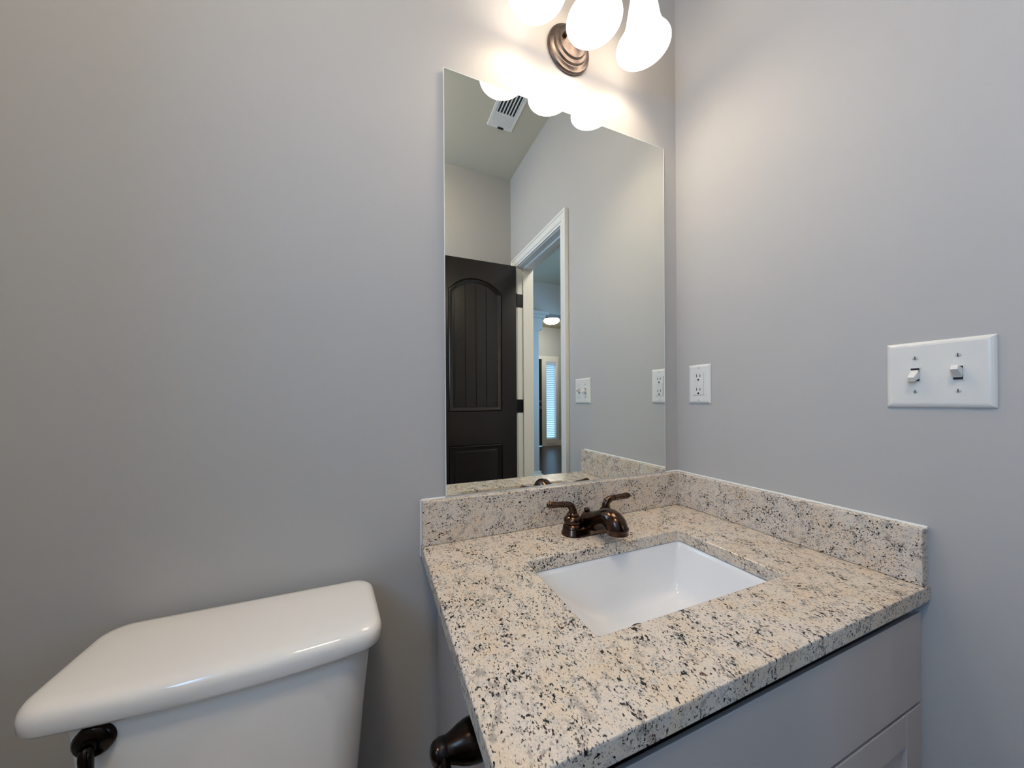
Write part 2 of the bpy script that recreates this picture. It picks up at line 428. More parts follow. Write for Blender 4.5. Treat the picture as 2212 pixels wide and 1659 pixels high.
# beam over the cased opening to the foyer: fills the end of the hall except the opening
OX0, OZ = 1.14, Z(1.525)
struct('wall_hall_end', B((WT, OX0-0.10, HY0-0.14, HY0, 0, HH), (OX0-0.10, HX+0.12, HY0-0.14, HY0, OZ, HH), (FX0, FX1, HY0-0.16, HY0-0.14, OZ, FH), (HX+0.12, FX1, HY0-0.14, HY0, 0, FH)), M_HALLWALL)
cl = thing('square_column', 'pale square column with molded capital at the foyer opening, seen in the mirror', 'column', (OX0-0.05, HY0-0.02, 0))
put('shaft', B(OX0-0.16, OX0, HY0-0.13, HY0+0.06, 0.19, OZ-0.24), M_HALLWALL, cl, bevel=0.004)
put('capital', B((OX0-0.18, OX0+0.015, HY0-0.15, HY0+0.075, OZ-0.262, OZ-0.235), (OX0-0.16, OX0+0.05, HY0-0.14, HY0+0.07, OZ-0.24, OZ-0.09), (OX0-0.2, OX0+0.09, HY0-0.15, HY0+0.09, OZ-0.09, OZ-0.045), (OX0-0.22, OX0+0.13, HY0-0.16, HY0+0.11, OZ-0.045, OZ-0.002)), M_HALLWALL, cl, bevel=0.004)
put('base', B((OX0-0.19, OX0+0.04, HY0-0.16, HY0+0.09, 0, 0.15), (OX0-0.17, OX0+0.02, HY0-0.15, HY0+0.075, 0.15, 0.19)), M_TRIM, cl, bevel=0.004)
struct('wall_foyer_left', B(FX0-0.1, FX0, FY, HY0-0.16, 0, FH), M_HALLWALL)
struct('wall_foyer_right', B(FX1, FX1+0.1, FY, HY0, 0, FH), M_HALLWALL)
SX0, SX1, SZ0, SZ1 = 3.06, 3.33, 0.17, Z(1.27)   # sidelight
struct('wall_foyer_end', B((FX0, 2.01, FY-0.12, FY, 0, FH), (2.01, 2.945, FY-0.12, FY, Z(1.36), FH), (2.945, SX0-0.02, FY-0.12, FY, 0, FH), (SX1+0.02, FX1, FY-0.12, FY, 0, FH),
      (SX0-0.02, SX1+0.02, FY-0.12, FY, SZ1+0.02, FH), (SX0-0.02, SX1+0.02, FY-0.12, FY, 0, SZ0)), M_HALLWALL)
win = thing('window_1', None, None, ((SX0+SX1)/2, FY, SZ0), kind='structure')
put('window_frame', B((SX0-0.10, SX0-0.01, FY, FY+0.02, 0, Z(1.42)), (SX1+0.01, SX1+0.07, FY, FY+0.02, 0, Z(1.42)), (SX0-0.01, SX1+0.01, FY, FY+0.02, SZ1+0.01, Z(1.42)),
     (SX0-0.02, SX0, FY-0.10, FY+0.005, SZ0, SZ1+0.02), (SX1, SX1+0.02, FY-0.10, FY+0.005, SZ0, SZ1+0.02)), M_TRIM, win, bevel=0.003)
put('lower_panel', B((SX0-0.01, SX1+0.01, FY, FY+0.012, 0, SZ0), (SX0+0.03, SX1-0.03, FY+0.012, FY+0.018, 0.05, SZ0-0.06)), M_TRIM, win, bevel=0.002)
put('pane', B(SX0, SX1, FY-0.09, FY-0.084, SZ0, SZ1), M_GLASS, win)
bl = thing('window_blind', 'white slatted blind in the narrow sidelight window beyond the doorway, seen in the mirror', 'blind', ((SX0+SX1)/2, FY-0.04, SZ1))
put('headrail', B(SX0+0.001, SX1-0.001, FY-0.06, FY+0.012, SZ1-0.06, SZ1+0.018), M_BLIND, bl, bevel=0.002)
bm = bmesh.new(); nsl = 40
for k in range(nsl):
    z = SZ0+0.03 + (SZ1-0.09-SZ0)*k/(nsl-1)
    vs = [bm.verts.new(p) for p in ((SX0+0.004, FY-0.058, z-0.010), (SX1-0.004, FY-0.058, z-0.010), (SX1-0.004, FY-0.018, z+0.010), (SX0+0.004, FY-0.018, z+0.010))]
    f = bm.faces.new(vs); e = bmesh.ops.extrude_face_region(bm, geom=[f])
    bmesh.ops.translate(bm, verts=[g for g in e['geom'] if isinstance(g, bmesh.types.BMVert)], vec=(0, 0, 0.003))
put('slats', bm, M_BLIND, bl)
put('bottom_rail', B(SX0+0.004, SX1-0.004, FY-0.058, FY-0.018, SZ0+0.001, SZ0+0.018), M_BLIND, bl, bevel=0.002)
fd = thing('door_2', None, None, (2.4, FY, 0), kind='structure')
put('door_leaf', B(2.03, 2.93, FY-0.05, FY-0.005, 0.01, Z(1.34)), M_FDOOR, fd, bevel=0.002)
put('door_frame', B((2.93, 2.96, FY-0.10, FY+0.018, 0, Z(1.42)), (1.94, 2.03, FY-0.10, FY+0.018, 0, Z(1.42)), (2.03, 2.93, FY-0.10, FY+0.018, Z(1.34), Z(1.42))), M_TRIM, fd, bevel=0.002)
for hz, r in ((Z(0.29), 0.028), (Z(0.15), 0.032)):
    bm = bmesh.new(); lathe(bm, (2.885, FY-0.005, hz), (0, 1, 0), [(0, r), (0.012, r), (0.014, 0.014), (0.04, 0.014), (0.05, 0.027), (0.068, 0.022), (0.07, 0)], 20)
    put('door_handle', bm, M_CHROME, fd, smooth=True)
struct('baseboard_foyer', B(SX1+0.07, FX1, FY, FY+0.016, 0, 0.135), M_TRIM)
def flush_light(x, y, z, label):
    fl = thing('flush_ceiling_light', label, 'ceiling light', (x, y, z), 'flush lights of the hall and foyer')
    bm = bmesh.new(); lathe(bm, (x, y, z), (0, 0, -1), [(0, 0.20), (0.03, 0.205), (0.055, 0.20), (0.06, 0.17)], 40)
    put('canopy', bm, M_NICKEL, fl, smooth=True)
    bm = bmesh.new(); lathe(bm, (x, y, z), (0, 0, -1), [(0.058, 0.172), (0.085, 0.165), (0.115, 0.135), (0.14, 0.08), (0.15, 0.0)], 40)
    put('glass_bowl', bm, M_FOYER_BOWL, fl, smooth=True)
    bm = bmesh.new(); lathe(bm, (x, y, z-0.148), (0, 0, -1), [(0, 0.012), (0.010, 0.012), (0.02, 0.007), (0.024, 0)], 16)
    put('finial', bm, M_NICKEL, fl, smooth=True)
flush_light(2.70, -5.5, FH, 'lit round flush ceiling light in the foyer, seen in the mirror through the doorway')
flush_light(0.62, -0.22, HH, 'added round flush fill light in the hall, out of view outside the bathroom doorway')  # unseen hall lamp, added to brighten the far door jamb

# ------------------------------------------------------------------ added ceiling dome for fill light (unseen, above and behind the camera)
dl = thing('added_fill_dome', 'added round fill dome on the bathroom ceiling above the toilet side, out of view', 'ceiling light', (-1.06, -0.98, HC))
bm = bmesh.new(); lathe(bm, (-1.06, -0.98, HC), (0, 0, -1), [(0.0005, 0.185), (0.02, 0.19), (0.03, 0.185), (0.032, 0.17)], 48)
put('base_ring', bm, M_TRIM, dl, smooth=True)
bm = bmesh.new(); lathe(bm, (-1.06, -0.98, HC), (0, 0, -1), [(0.031, 0.172), (0.05, 0.165), (0.075, 0.135), (0.092, 0.08), (0.098, 0.0)], 48)
put('fill_dome_glass', bm, M_FILL_DOME, dl, smooth=True)

# ------------------------------------------------------------------ ceiling register
vx0, vx1, vy0, vy1 = -0.312, -0.160, -1.005, -0.745
vt = thing('ceiling_vent', 'white ceiling vent register with dark louvres, seen at the top of the mirror', 'vent', ((vx0+vx1)/2, (vy0+vy1)/2, HC))
put('frame', B((vx0, vx0+0.018, vy0, vy1, HC-0.007, HC-0.0005), (vx1-0.018, vx1, vy0, vy1, HC-0.007, HC-0.0005), (vx0+0.018, vx1-0.018, vy0, vy0+0.024, HC-0.007, HC-0.0005),
    (vx0+0.018, vx1-0.018, vy1-0.024, vy1, HC-0.007, HC-0.0005), (vx0+0.018, vx1-0.018, -0.918, -0.905, HC-0.007, HC-0.0005)), M_TRIM, vt, bevel=0.002)
put('duct_opening', B(vx0+0.018, vx1-0.018, vy0+0.02, vy1-0.02, HC-0.002, HC-0.0005), M_SLOT, vt)
bm = bmesh.new()
for k in range(7):
    x = vx0+0.020 + (vx1-vx0-0.046)*k/6
    box(bm, x, x+0.006, -0.905, vy1-0.024, HC-0.0065, HC-0.002)
put('long_louvres', bm, M_TRIM, vt)
bm = bmesh.new()
for k in range(7):
    y = vy0+0.0245 + 0.0090*k
    box(bm, vx0+0.018, vx1-0.018, y, y+0.0076, HC-0.0065, HC-0.002)
put('cross_louvres', bm, M_TRIM, vt)
put('damper_lever', B(-0.25, -0.215, vy0+0.008, vy0+0.012, HC-0.016, HC-0.007), M_SLOT, vt)

# ------------------------------------------------------------------ vanity cabinet
VX0, VX1, VY = -0.786, -0.008, -0.504
va = thing('vanity_cabinet', 'grey painted vanity cabinet with shaker doors under the granite countertop', 'cabinet', ((VX0+VX1)/2, -0.25, 0))
TZ = Z(-0.0295)
put('carcass', B((VX0, VX0+0.016, VY, -0.018, 0.0, TZ), (VX1-0.016, VX1, VY, -0.006, 0.0, TZ), (VX0+0.016, VX1-0.016, VY+0.05, -0.006, 0.10, 0.116), (VX0+0.016, VX1-0.016, -0.02, -0.006, 0.116, TZ)), M_CAB, va, bevel=0.0012)
put('face_frame', B((VX0, VX0+0.04, VY-0.002, VY+0.017, 0.10, Z(-0.075)), (VX1-0.04, VX1, VY-0.002, VY+0.017, 0.10, Z(-0.075)), (VX0+0.04, VX1-0.04, VY-0.002, VY+0.017, Z(-0.235), Z(-0.185)), (VX0+0.04, VX1-0.04, VY-0.002, VY+0.017, 0.10, 0.15)), M_CAB, va)
put('toe_kick', B(VX0+0.016, VX1-0.016, VY+0.06, VY+0.075, 0.0, 0.10), M_CAB, va)
FY0, FY1 = VY-0.012, VY-0.002
dz1, dz0 = Z(-0.047), Z(-0.2055)
def sloped(bm, z, d=0.007):
    for v in bm.verts:
        if abs(v.co.z-z) < 1e-6 and abs(v.co.y-FY1) < 1e-6: v.co.z -= d      # back of the top edge is eased down
    return bm
df = put('drawer_front', sloped(B(VX0+0.006, VX1-0.008, FY0, FY1, dz0, dz1), dz1), M_CAB, va, bevel=0.0012)
def shaker(x0, x1, z0, z1):
    st = 0.056
    bm = B((x0, x0+st, FY0, FY1, z0, z1), (x1-st, x1, FY0, FY1, z0, z1), (x0+st, x1-st, FY0, FY1, z1-st, z1), (x0+st, x1-st, FY0, FY1, z0, z0+st))
    d = put('cabinet_door', sloped(bm, z1, 0.006), M_CAB, va, bevel=0.0012)
    put('recessed_panel', B(x0+st+0.004, x1-st-0.004, FY0+0.006, FY1-0.0005, z0+st+0.003, z1-st-0.003), M_CAB, d)
    return d
xm = (VX0+VX1)/2
d1 = shaker(VX0+0.006, xm-0.0015, 0.115, Z(-0.2110)); d2 = shaker(xm+0.0015, VX1-0.008, 0.115, Z(-0.2110))
for d, x in ((d1, xm-0.03), (d2, xm+0.03)):
    bm = bmesh.new(); lathe(bm, (x, FY0, Z(-0.30)), (0, -1, 0), [(0, 0.009), (0.004, 0.008), (0.008, 0.005), (0.015, 0.006), (0.019, 0.014), (0.026, 0.015), (0.030, 0.010), (0.031, 0)], 24)
    put('knob', bm, M_BRONZE_D, d, smooth=True)

# ------------------------------------------------------------------ granite top
CX0, CX1, CD, TH = -0.8212, -0.003, -0.5235, 0.028
hx0, hx1, hy0, hy1 = -0.630, -0.1985, -0.404, -0.1715
ct = thing('granite_countertop', 'speckled cream granite vanity countertop with backsplashes and rectangular sink cutout', 'countertop', ((CX0+CX1)/2, CD/2, ZC))
bm = bmesh.new()
hole = rrect(hx0, hx1, hy0, hy1, 0.008, Z(0), 5)
prism_fill(bm, [[(CX0, CD, Z(0)), (CX1, CD, Z(0)), (CX1, -0.003, Z(0)), (CX0, -0.003, Z(0))], hole], (0, 0, -TH))
bmesh.ops.dissolve_limit(bm, angle_limit=0.01, verts=bm.verts, edges=bm.edges)
put('slab', bm, M_GRAN, ct, bevel=0.0025, seg=3)
SH, ST = 0.1016, 0.0215
put('backsplash', B(CX0+0.002, CX1-ST, -0.003-ST+0.001, -0.003, Z(0.0003), Z(SH)), M_GRAN_S, ct, bevel=0.002)
put('side_splash', B(CX1-ST+0.0004, CX1, CD+0.003, -0.003, Z(0.0003), Z(SH)), M_GRAN_S, ct, bevel=0.002)
cb = bmesh.new()
def bead(bm, a, b, r=0.0030):
    lathe(bm, a, Vector(b)-Vector(a), [(0, r), ((Vector(b)-Vector(a)).length, r)], 8)
bead(cb, (CX0+0.002, -0.0035, Z(SH)), (-0.003, -0.0035, Z(SH)))
bead(cb, (-0.0035, -0.0035, Z(SH)), (-0.0035, CD+0.003, Z(SH)))
bead(cb, (CX0+0.001, -0.0035, Z(-TH)), (CX0+0.001, -0.0035, Z(SH)), 0.0028)
put('caulk_bead', cb, M_CAULK, ct, smooth=True)['label'] = 'thin white caulk line along the walls'

# ------------------------------------------------------------------ sink
sk = thing('undermount_sink', 'white rectangular undermount sink basin below the granite cutout', 'sink', ((hx0+hx1)/2, (hy0+hy1)/2, Z(-0.16)))
zr = Z(-TH-0.0008)
def rs(i, z, r): return rrect(hx0+i[0], hx1-i[1], hy0+i[2], hy1-i[3], r, z, 8)
bm = bmesh.new()
secs = [rs((-0.03, -0.03, -0.03, -0.03), zr-0.012, 0.03), rs((-0.03, -0.03, -0.03, -0.03), zr, 0.03), rs((-0.004, -0.004, -0.004, -0.004), zr, 0.011),
        rs((-0.001, -0.001, -0.001, -0.001), zr-0.002, 0.011), rs((0.010, 0.004, 0.003, 0.002), zr-0.016, 0.012), rs((0.055, 0.010, 0.006, 0.004), zr-0.048, 0.013),
        rs((0.118, 0.021, 0.014, 0.009), zr-0.092, 0.014), rs((0.138, 0.025, 0.018, 0.012), zr-0.104, 0.016),
        rs((0.155, 0.032, 0.025, 0.018), zr-0.1125, 0.020), rs((0.172, 0.046, 0.038, 0.030), zr-0.1165, 0.020)]
dcx, dcy = (hx0+hx1)/2+0.012, -0.262
n = len(secs[0])
last = secs[-1]
circ = []; fcx, fcy = hx0+0.295, (hy0+hy1)/2
for (x, y, z) in last:
    a = math.atan2(y-fcy, x-fcx); circ.append((dcx+0.022*math.cos(a), dcy+0.022*math.sin(a), zr-0.121))
secs.append(circ)
secs.append([(x, y, z-0.03) for x, y, z in circ])
loft(bm, secs, False, True)
outer = [[(x, y, z) for x, y, z in secs[0]], rs((-0.012, -0.012, -0.012, -0.012), zr-0.02, 0.03), rs((0.012, 0.012, 0.006, 0.002), zr-0.11, 0.03), rs((0.04, 0.04, 0.03, 0.025), zr-0.130, 0.03)]
loft(bm, outer, False, True)
bmesh.ops.remove_doubles(bm, verts=bm.verts, dist=1e-5)
put('basin', bm, M_SINK, sk, smooth=True, angle=60)
bm = bmesh.new(); lathe(bm, (dcx, dcy, zr-0.1215), (0, 0, 1), [(-0.004, 0.027), (0.001, 0.029), (0.003, 0.027), (0.0035, 0.022), (0.001, 0.020), (0.001, 0.019)], 40)
put('drain_flange', bm, M_BRONZE, sk, smooth=True)
bm = bmesh.new(); lathe(bm, (dcx, dcy, zr-0.120), (0, 0, 1), [(0, 0.017), (0.005, 0.018), (0.008, 0.016), (0.010, 0.006), (0.0105, 0)], 32)
put('stopper', bm, M_BRONZE, sk, smooth=True)

# ------------------------------------------------------------------ faucet
FXc, FYc = -0.411, -0.089
fa = thing('bathroom_faucet', 'oil rubbed bronze two-handle faucet on the granite behind the sink', 'faucet', (FXc, FYc, ZC))
def stad(hl, hw, z, yo=0.0, n=14):
    pts = []
    for s, a0 in ((1, -PI/2), (-1, PI/2)):
        for i in range(n+1):
            a = a0+PI*i/n; pts.append((FXc+s*(hl-hw)+hw*math.cos(a), FYc+yo+hw*math.sin(a), z))
    return pts
bm = bmesh.new()
loft(bm, [stad(0.079, 0.029, Z(0.0006)), stad(0.079, 0.029, Z(0.004)), stad(0.0765, 0.0265, Z(0.0065)), stad(0.0755, 0.0255, Z(0.016)), stad(0.072, 0.0225, Z(0.0195)), stad(0.060, 0.016, Z(0.0205))])
put('base_plate', bm, M_BRONZE, fa, smooth=True, angle=50)
for s in (-1, 1):
    hx = FXc+s*0.0505
    bm = bmesh.new()
    prof = [(0, 0.0245), (0.004, 0.0245), (0.006, 0.0225), (0.0085, 0.022), (0.0105, 0.0195), (0.0115, 0.019), (0.015, 0.0215), (0.021, 0.0228), (0.027, 0.0215), (0.032, 0.0175), (0.0345, 0.014), (0.036, 0.0145), (0.0385, 0.0152), (0.0405, 0.0135), (0.042, 0.0115), (0.045, 0.0108)]
    lathe(bm, (hx, FYc, Z(0.0165)), (0, 0, 1), [(h*0.84, r) for h, r in prof], 40)
    h = put('handle_body', bm, M_BRONZE, fa, smooth=True, angle=60)
    dy = -0.12 if s > 0 else 0.02
    L = 0.94
    pts = [(hx, FYc, Z(0.050)), (hx, FYc, Z(0.058)), (hx+s*0.004, FYc+dy*0.004, Z(0.068)), (hx+s*0.014, FYc+dy*0.014, Z(0.0745)), (hx+s*0.026, FYc+dy*0.026, Z(0.0762)), (hx+s*0.045, FYc+dy*0.045, Z(0.0775)), (hx+s*0.063, FYc+dy*0.063, Z(0.0788)), (hx+s*0.067, FYc+dy*0.067, Z(0.079))]
    bm = bmesh.new(); tube(bm, pts, [0.0106, 0.0100, 0.0090, 0.0078, 0.0069, 0.0072, 0.0081, 0.0055], 24, 6)
    lathe(bm, pts[4], Vector(pts[5])-Vector(pts[4]), [(-0.001, 0.0076), (0.0015, 0.0078), (0.003, 0.0072)], 24)
    lathe(bm, pts[7], Vector(pts[7])-Vector(pts[6]), [(-0.002, 0.0062), (0.002, 0.0064), (0.004, 0.0049), (0.005, 0)], 24)
    put('lever', bm, M_BRONZE, h, smooth=True, angle=60)
# spout: rises out of the plate, reaches forward and ends in a full, blunt dome over the outlet
bm = bmesh.new()
tube(bm, [(FXc, FYc+0.010, Z(0.0245)), (FXc, FYc-0.006, Z(0.027)), (FXc, FYc-0.030, Z(0.036)), (FXc, FYc-0.056, Z(0.050)), (FXc, FYc-0.078, Z(0.0565)), (FXc, FYc-0.094, Z(0.052)), (FXc, FYc-0.101, Z(0.042)), (FXc, FYc-0.102, Z(0.037))],
     [0.0225, 0.0240, 0.0225, 0.0215, 0.0225, 0.0240, 0.0240, 0.0232], 36, 8)
sp = put('spout', bm, M_BRONZE, fa, smooth=True, angle=60)
bm = bmesh.new(); lathe(bm, (FXc, FYc-0.1022, Z(0.0445)), (0, -0.10, -1), [(0, 0.0246), (0.003, 0.0252), (0.0055, 0.0246), (0.007, 0.0234), (0.0145, 0.0234), (0.016, 0.021), (0.016, 0.017), (0.010, 0.014)], 36)
put('aerator_ring', bm, M_BRONZE, sp, smooth=True, angle=40)
bm = bmesh.new(); lathe(bm, (FXc, FYc+0.012, Z(0.018)), (0, 0, 1), [(0, 0.0032), (0.024, 0.0032), (0.026, 0.0055), (0.030, 0.0075), (0.033, 0.0078), (0.036, 0.006), (0.037, 0)], 20)
put('lift_rod', bm, M_BRONZE, fa, smooth=True)

# ------------------------------------------------------------------ mirror
MX0, MX1, MZ0, MZ1 = -0.7615, -0.0625, Z(0.1048), Z(1.129)
mr = thing('wall_mirror', 'tall frameless rectangular mirror on the wall above the backsplash', 'mirror', ((MX0+MX1)/2, -0.002, MZ0))
put('glass_sheet', B(MX0, MX1, -0.0080, -0.0040, MZ0, MZ1), M_MIRROR, mr)
put('backing_board', B(MX0+0.05, MX1-0.05, -0.0040, -0.0002, MZ0+0.05, MZ1-0.05), M_CABIN, mr)
put('polished_edge', B((MX0-0.0016, MX0, -0.0084, -0.0040, MZ0, MZ1), (MX1, MX1+0.0012, -0.0084, -0.0040, MZ0, MZ1), (MX0-0.0016, MX1+0.0012, -0.0084, -0.0040, MZ1, MZ1+0.0012)), M_MEDGE, mr)

# ------------------------------------------------------------------ vanity light
LXs = (-0.5666, -0.4099, -0.2532); LYc, RZ = -0.1174, Z(1.270)
vl = thing('vanity_light', 'three-shade bronze vanity light with glowing frosted glass shades above the mirror', 'wall lamp', (-0.41, 0, Z(1.31)))
bm = bmesh.new(); lathe(bm, (-0.410, 0, Z(1.312)), (0, -1, 0), [(0.0005, 0.066), (0.006, 0.0665), (0.010, 0.064), (0.013, 0.056), (0.0145, 0.0545), (0.0150, 0.0525), (0.020, 0.050), (0.0215, 0.044), (0.0220, 0.0425), (0.027, 0.040), (0.031, 0.030), (0.033, 0.016), (0.033, 0)], 64)
bp = put('backplate', bm, M_BRONZE_L, vl, smooth=True, angle=35)
for s in (-1, 1):
    bm = bmesh.new(); lathe(bm, (-0.410+s*0.030, -0.0285, Z(1.312)), (0, -1, 0), [(0, 0.006), (0.004, 0.0065), (0.009, 0.0055), (0.012, 0.003), (0.0125, 0)], 20)
    put('cap_nut', bm, M_BRONZE_D, bp, smooth=True)
BZ = Z(1.475)
bm = bmesh.new(); tube(bm, [(-0.41, -0.030, Z(1.312)), (-0.41, -0.055, Z(1.325)), (-0.41, -0.058, Z(1.38)), (-0.41, -0.075, Z(1.45)), (-0.41, LYc, BZ)], [0.008]*5, 16, 8)
put('arm', bm, M_BRONZE_L, vl, smooth=True)
bm = bmesh.new(); tube(bm, [(LXs[0], LYc, BZ), (-0.49, LYc, BZ+0.012), (-0.41, LYc, BZ), (-0.33, LYc, BZ+0.012), (LXs[2], LYc, BZ)], [0.008]*5, 16, 8)
put('crossbar', bm, M_BRONZE_L, vl, smooth=True)
for x in LXs:
    bm = bmesh.new(); lathe(bm, (x, LYc, BZ+0.012), (0, 0, -1), [(0, 0.006), (0.002, 0.012), (0.014, 0.014), (0.030, 0.020), (0.040, 0.030), (0.062, 0.031), (0.062, 0.027), (0.045, 0.026)], 32)
    put('socket_cup', bm, M_BRONZE_L, vl, smooth=True)
    out = [(0.150, 0.026), (0.135, 0.030), (0.110, 0.034), (0.085, 0.038), (0.060, 0.042), (0.040, 0.047), (0.025, 0.0535), (0.012, 0.061), (0.003, 0.0665), (0.0, 0.0677)]
    inn = [(h+0.0005, r-0.003) for h, r in reversed(out)]
    lathe.cap = False
    bm = bmesh.new(); lathe(bm, (x, LYc, RZ), (0, 0, 1), out + inn, 56)
    lathe.cap = True
    sh = put('glass_shade', bm, M_SHADE, vl, smooth=True, angle=60)
    bm = bmesh.new(); lathe(bm, (x, LYc, RZ), (0, 0, 1), [(0.145, 0.013), (0.118, 0.013), (0.105, 0.018), (0.092, 0.022), (0.082, 0.020), (0.075, 0.012), (0.073, 0)], 28)
    put('bulb', bm, M_BULB, sh, smooth=True)
    d = bpy.data.lights.new('vanity_bulb_light', 'POINT'); d.energy = BULB_W; d.color = BULB_C; d.shadow_soft_size = 0.018
    lo = bpy.data.objects.new('vanity_bulb_light', d); lo.location = (x, LYc, RZ+0.048); COL.objects.link(lo)

# ------------------------------------------------------------------ switch plate and outlet on the right wall
def plate(bm, y0, y1, z0, z1, hole=None):
    # bevelled wall plate standing out in -x
    def lp(i, x): return [(x, y0+i, z0+i), (x, y1-i, z0+i), (x, y1-i, z1-i), (x, y0+i, z1-i)]
    loft(bm, [lp(0, -0.0003), lp(0, -0.0018), lp(0.0022, -0.0042), lp(0.005, -0.0056), lp(0.008, -0.0062)], True, True)
sy1, sz = -0.4715, Z(0.3165); sh_, sw_ = 0.1185, 0.120
sw = thing('light_switch_plate', 'white two-gang toggle switch plate on the right wall', 'light switch', (0, sy1-sw_/2, sz+sh_/2))
bm = bmesh.new(); plate(bm, sy1-sw_, sy1, sz, sz+sh_); put('plate', bm, M_PLASTIC, sw, bevel=0.0008)
zc = sz+sh_*0.5
for yy, up in ((sy1-sw_/2+0.0235, -1), (sy1-sw_/2-0.0235, 1)):
    bm = B((-0.0072, -0.006, yy-0.0064, yy-0.0052, zc-0.0128, zc+0.0128), (-0.0072, -0.006, yy+0.0052, yy+0.0064, zc-0.0128, zc+0.0128), (-0.0072, -0.006, yy-0.0052, yy+0.0052, zc-0.0128, zc-0.0116), (-0.0072, -0.006, yy-0.0052, yy+0.0052, zc+0.0116, zc+0.0128))
    surr = put('toggle_surround', bm, M_PLASTIC, sw)
    put('toggle_slot', B(-0.0064, -0.0058, yy-0.0052, yy+0.0052, zc-0.0116, zc+0.0116), M_SLOT, surr)
    # toggle lever: tapered, tilted up or down
    bm = bmesh.new()
    a = math.radians(28)*up
    def tl(l, hy, hz): 
        c = Vector((-0.0062-l*math.cos(a), yy, zc+l*math.sin(a))); t = Vector((math.sin(a)*1, 0, math.cos(a)))
        return [tuple(c+Vector((0, -hy, 0))-t*hz), tuple(c+Vector((0, hy, 0))-t*hz), tuple(c+Vector((0, hy, 0))+t*hz), tuple(c+Vector((0, -hy, 0))+t*hz)]
    loft(bm, [tl(-0.001, 0.0050, 0.0088), tl(0.004, 0.0048, 0.0068), tl(0.019, 0.0040, 0.0042)])
    put('toggle', bm, M_PLASTIC, sw, bevel=0.0008)
    for dz in (-0.0302, 0.0302):
        bm = bmesh.new(); lathe(bm, (-0.0060, yy, zc+dz), (-1, 0, 0), [(0, 0.0034), (0.0008, 0.0033), (0.0014, 0.002), (0.0015, 0)], 16)
        sc = put('screw', bm, M_SCREW, sw, smooth=True)
        put('screw_slot', B(-0.0078, -0.0071, yy-0.0005, yy+0.0005, zc+dz-0.0028, zc+dz+0.0028), M_SLOT, sc)
oy1, oz = -0.046, Z(0.3208); oh, ow = 0.1175, 0.0708
ou = thing('wall_outlet', 'white duplex outlet plate on the right wall beside the mirror', 'outlet', (0, oy1-ow/2, oz+oh/2))
bm = bmesh.new(); plate(bm, oy1-ow, oy1, oz, oz+oh); put('plate', bm, M_PLASTIC, ou, bevel=0.0008)
yc, zc = oy1-ow/2, oz+oh/2
put('receptacle_gap', B(-0.0066, -0.0060, yc-0.0172, yc+0.0172, zc-0.0342, zc+0.0342), M_SCREW, ou)
rc = put('receptacle', B(-0.0080, -0.0064, yc-0.0162, yc+0.0162, zc-0.0332, zc+0.0332), M_PLASTIC, ou, bevel=0.0008)
for dz in (0.0215, -0.0195):
    bm = B((-0.0083, -0.0079, yc+0.0046, yc+0.0066, zc+dz-0.001, zc+dz+0.008), (-0.0083, -0.0079, yc-0.0066, yc-0.0046, zc+dz-0.001, zc+dz+0.007))
    lathe(bm, (-0.0079, yc, zc+dz-0.0085), (-1, 0, 0), [(0, 0.0030), (0.0004, 0.0030)], 16)
    put('socket_slots', bm, M_SLOT, rc)
for y0, y1 in ((yc+0.001, yc+0.0125), (yc-0.0125, yc-0.001)):
    put('test_button', B(-0.0088, -0.0079, y0, y1, zc-0.0055, zc+0.0075), M_PLASTIC, rc, bevel=0.0005)
put('button_gap', B(-0.0082, -0.0079, yc-0.0130, yc+0.0130, zc+0.0076, zc+0.0086), M_SCREW, rc)
for dz in (-0.0485, 0.0485):
    bm = bmesh.new(); lathe(bm, (-0.0060, yc, zc+dz), (-1, 0, 0), [(0, 0.0030), (0.0006, 0.0029), (0.0010, 0.0018), (0.0011, 0)], 16)
    put('screw', bm, M_SCREW, ou, smooth=True)

# ------------------------------------------------------------------ toilet
TX = -1.120
to = thing('toilet', 'white two-piece toilet with a bowed tank lid left of the vanity', 'toilet', (TX, -0.4, 0))
lz0, lz1 = Z(-0.080), Z(-0.043)
def ls(i, z, bow):
    pts = rrect(TX-0.224+i, TX+0.2135-i, -0.198+i, -0.016-i, 0.036-i*0.4, z, 8, bow, 0.034-i*0.4)
    return [(TX+(x-TX)*(1-(0.10 if x > TX else 0.0)*min(1.0, (y+0.197)/0.18)), y, z_) for x, y, z_ in pts]     # a little narrower at the wall
bm = bmesh.new()
loft(bm, [ls(0.012, lz0, 0.012), ls(0.003, lz0+0.002, 0.015), ls(0.0, lz0+0.007, 0.015), ls(0.0, lz1-0.016, 0.015), ls(0.0015, lz1-0.010, 0.015), ls(0.005, lz1-0.005, 0.015), ls(0.011, lz1-0.0015, 0.015), ls(0.020, lz1, 0.012), ls(0.05, lz1+0.001, 0.010)])
put('tank_lid', bm, M_PORC, to, smooth=True, angle=60)
bm = bmesh.new()
def ts(hw, y0, z, bow, r=0.045): return rrect(TX-hw, TX+hw, y0, -0.020, r, z, 8, bow, 0.03)
loft(bm, [ts(0.158, -0.165, 0.385, 0.012), ts(0.160, -0.171, 0.395, 0.012), ts(0.166, -0.175, 0.45, 0.012), ts(0.1785, -0.182, 0.60, 0.012), ts(0.191, -0.186, lz0-0.004, 0.012), ts(0.190, -0.185, lz0, 0.012)])
put('tank', bm, M_PORC, to, smooth=True, angle=60)
lx, ly, lz = TX-0.140, -0.1985, Z(-0.103)
bm = bmesh.new(); lathe(bm, (lx, ly+0.014, lz), (0, -1, 0), [(0, 0.021), (0.012, 0.021), (0.016, 0.017), (0.018, 0.009), (0.024, 0.008)], 28)
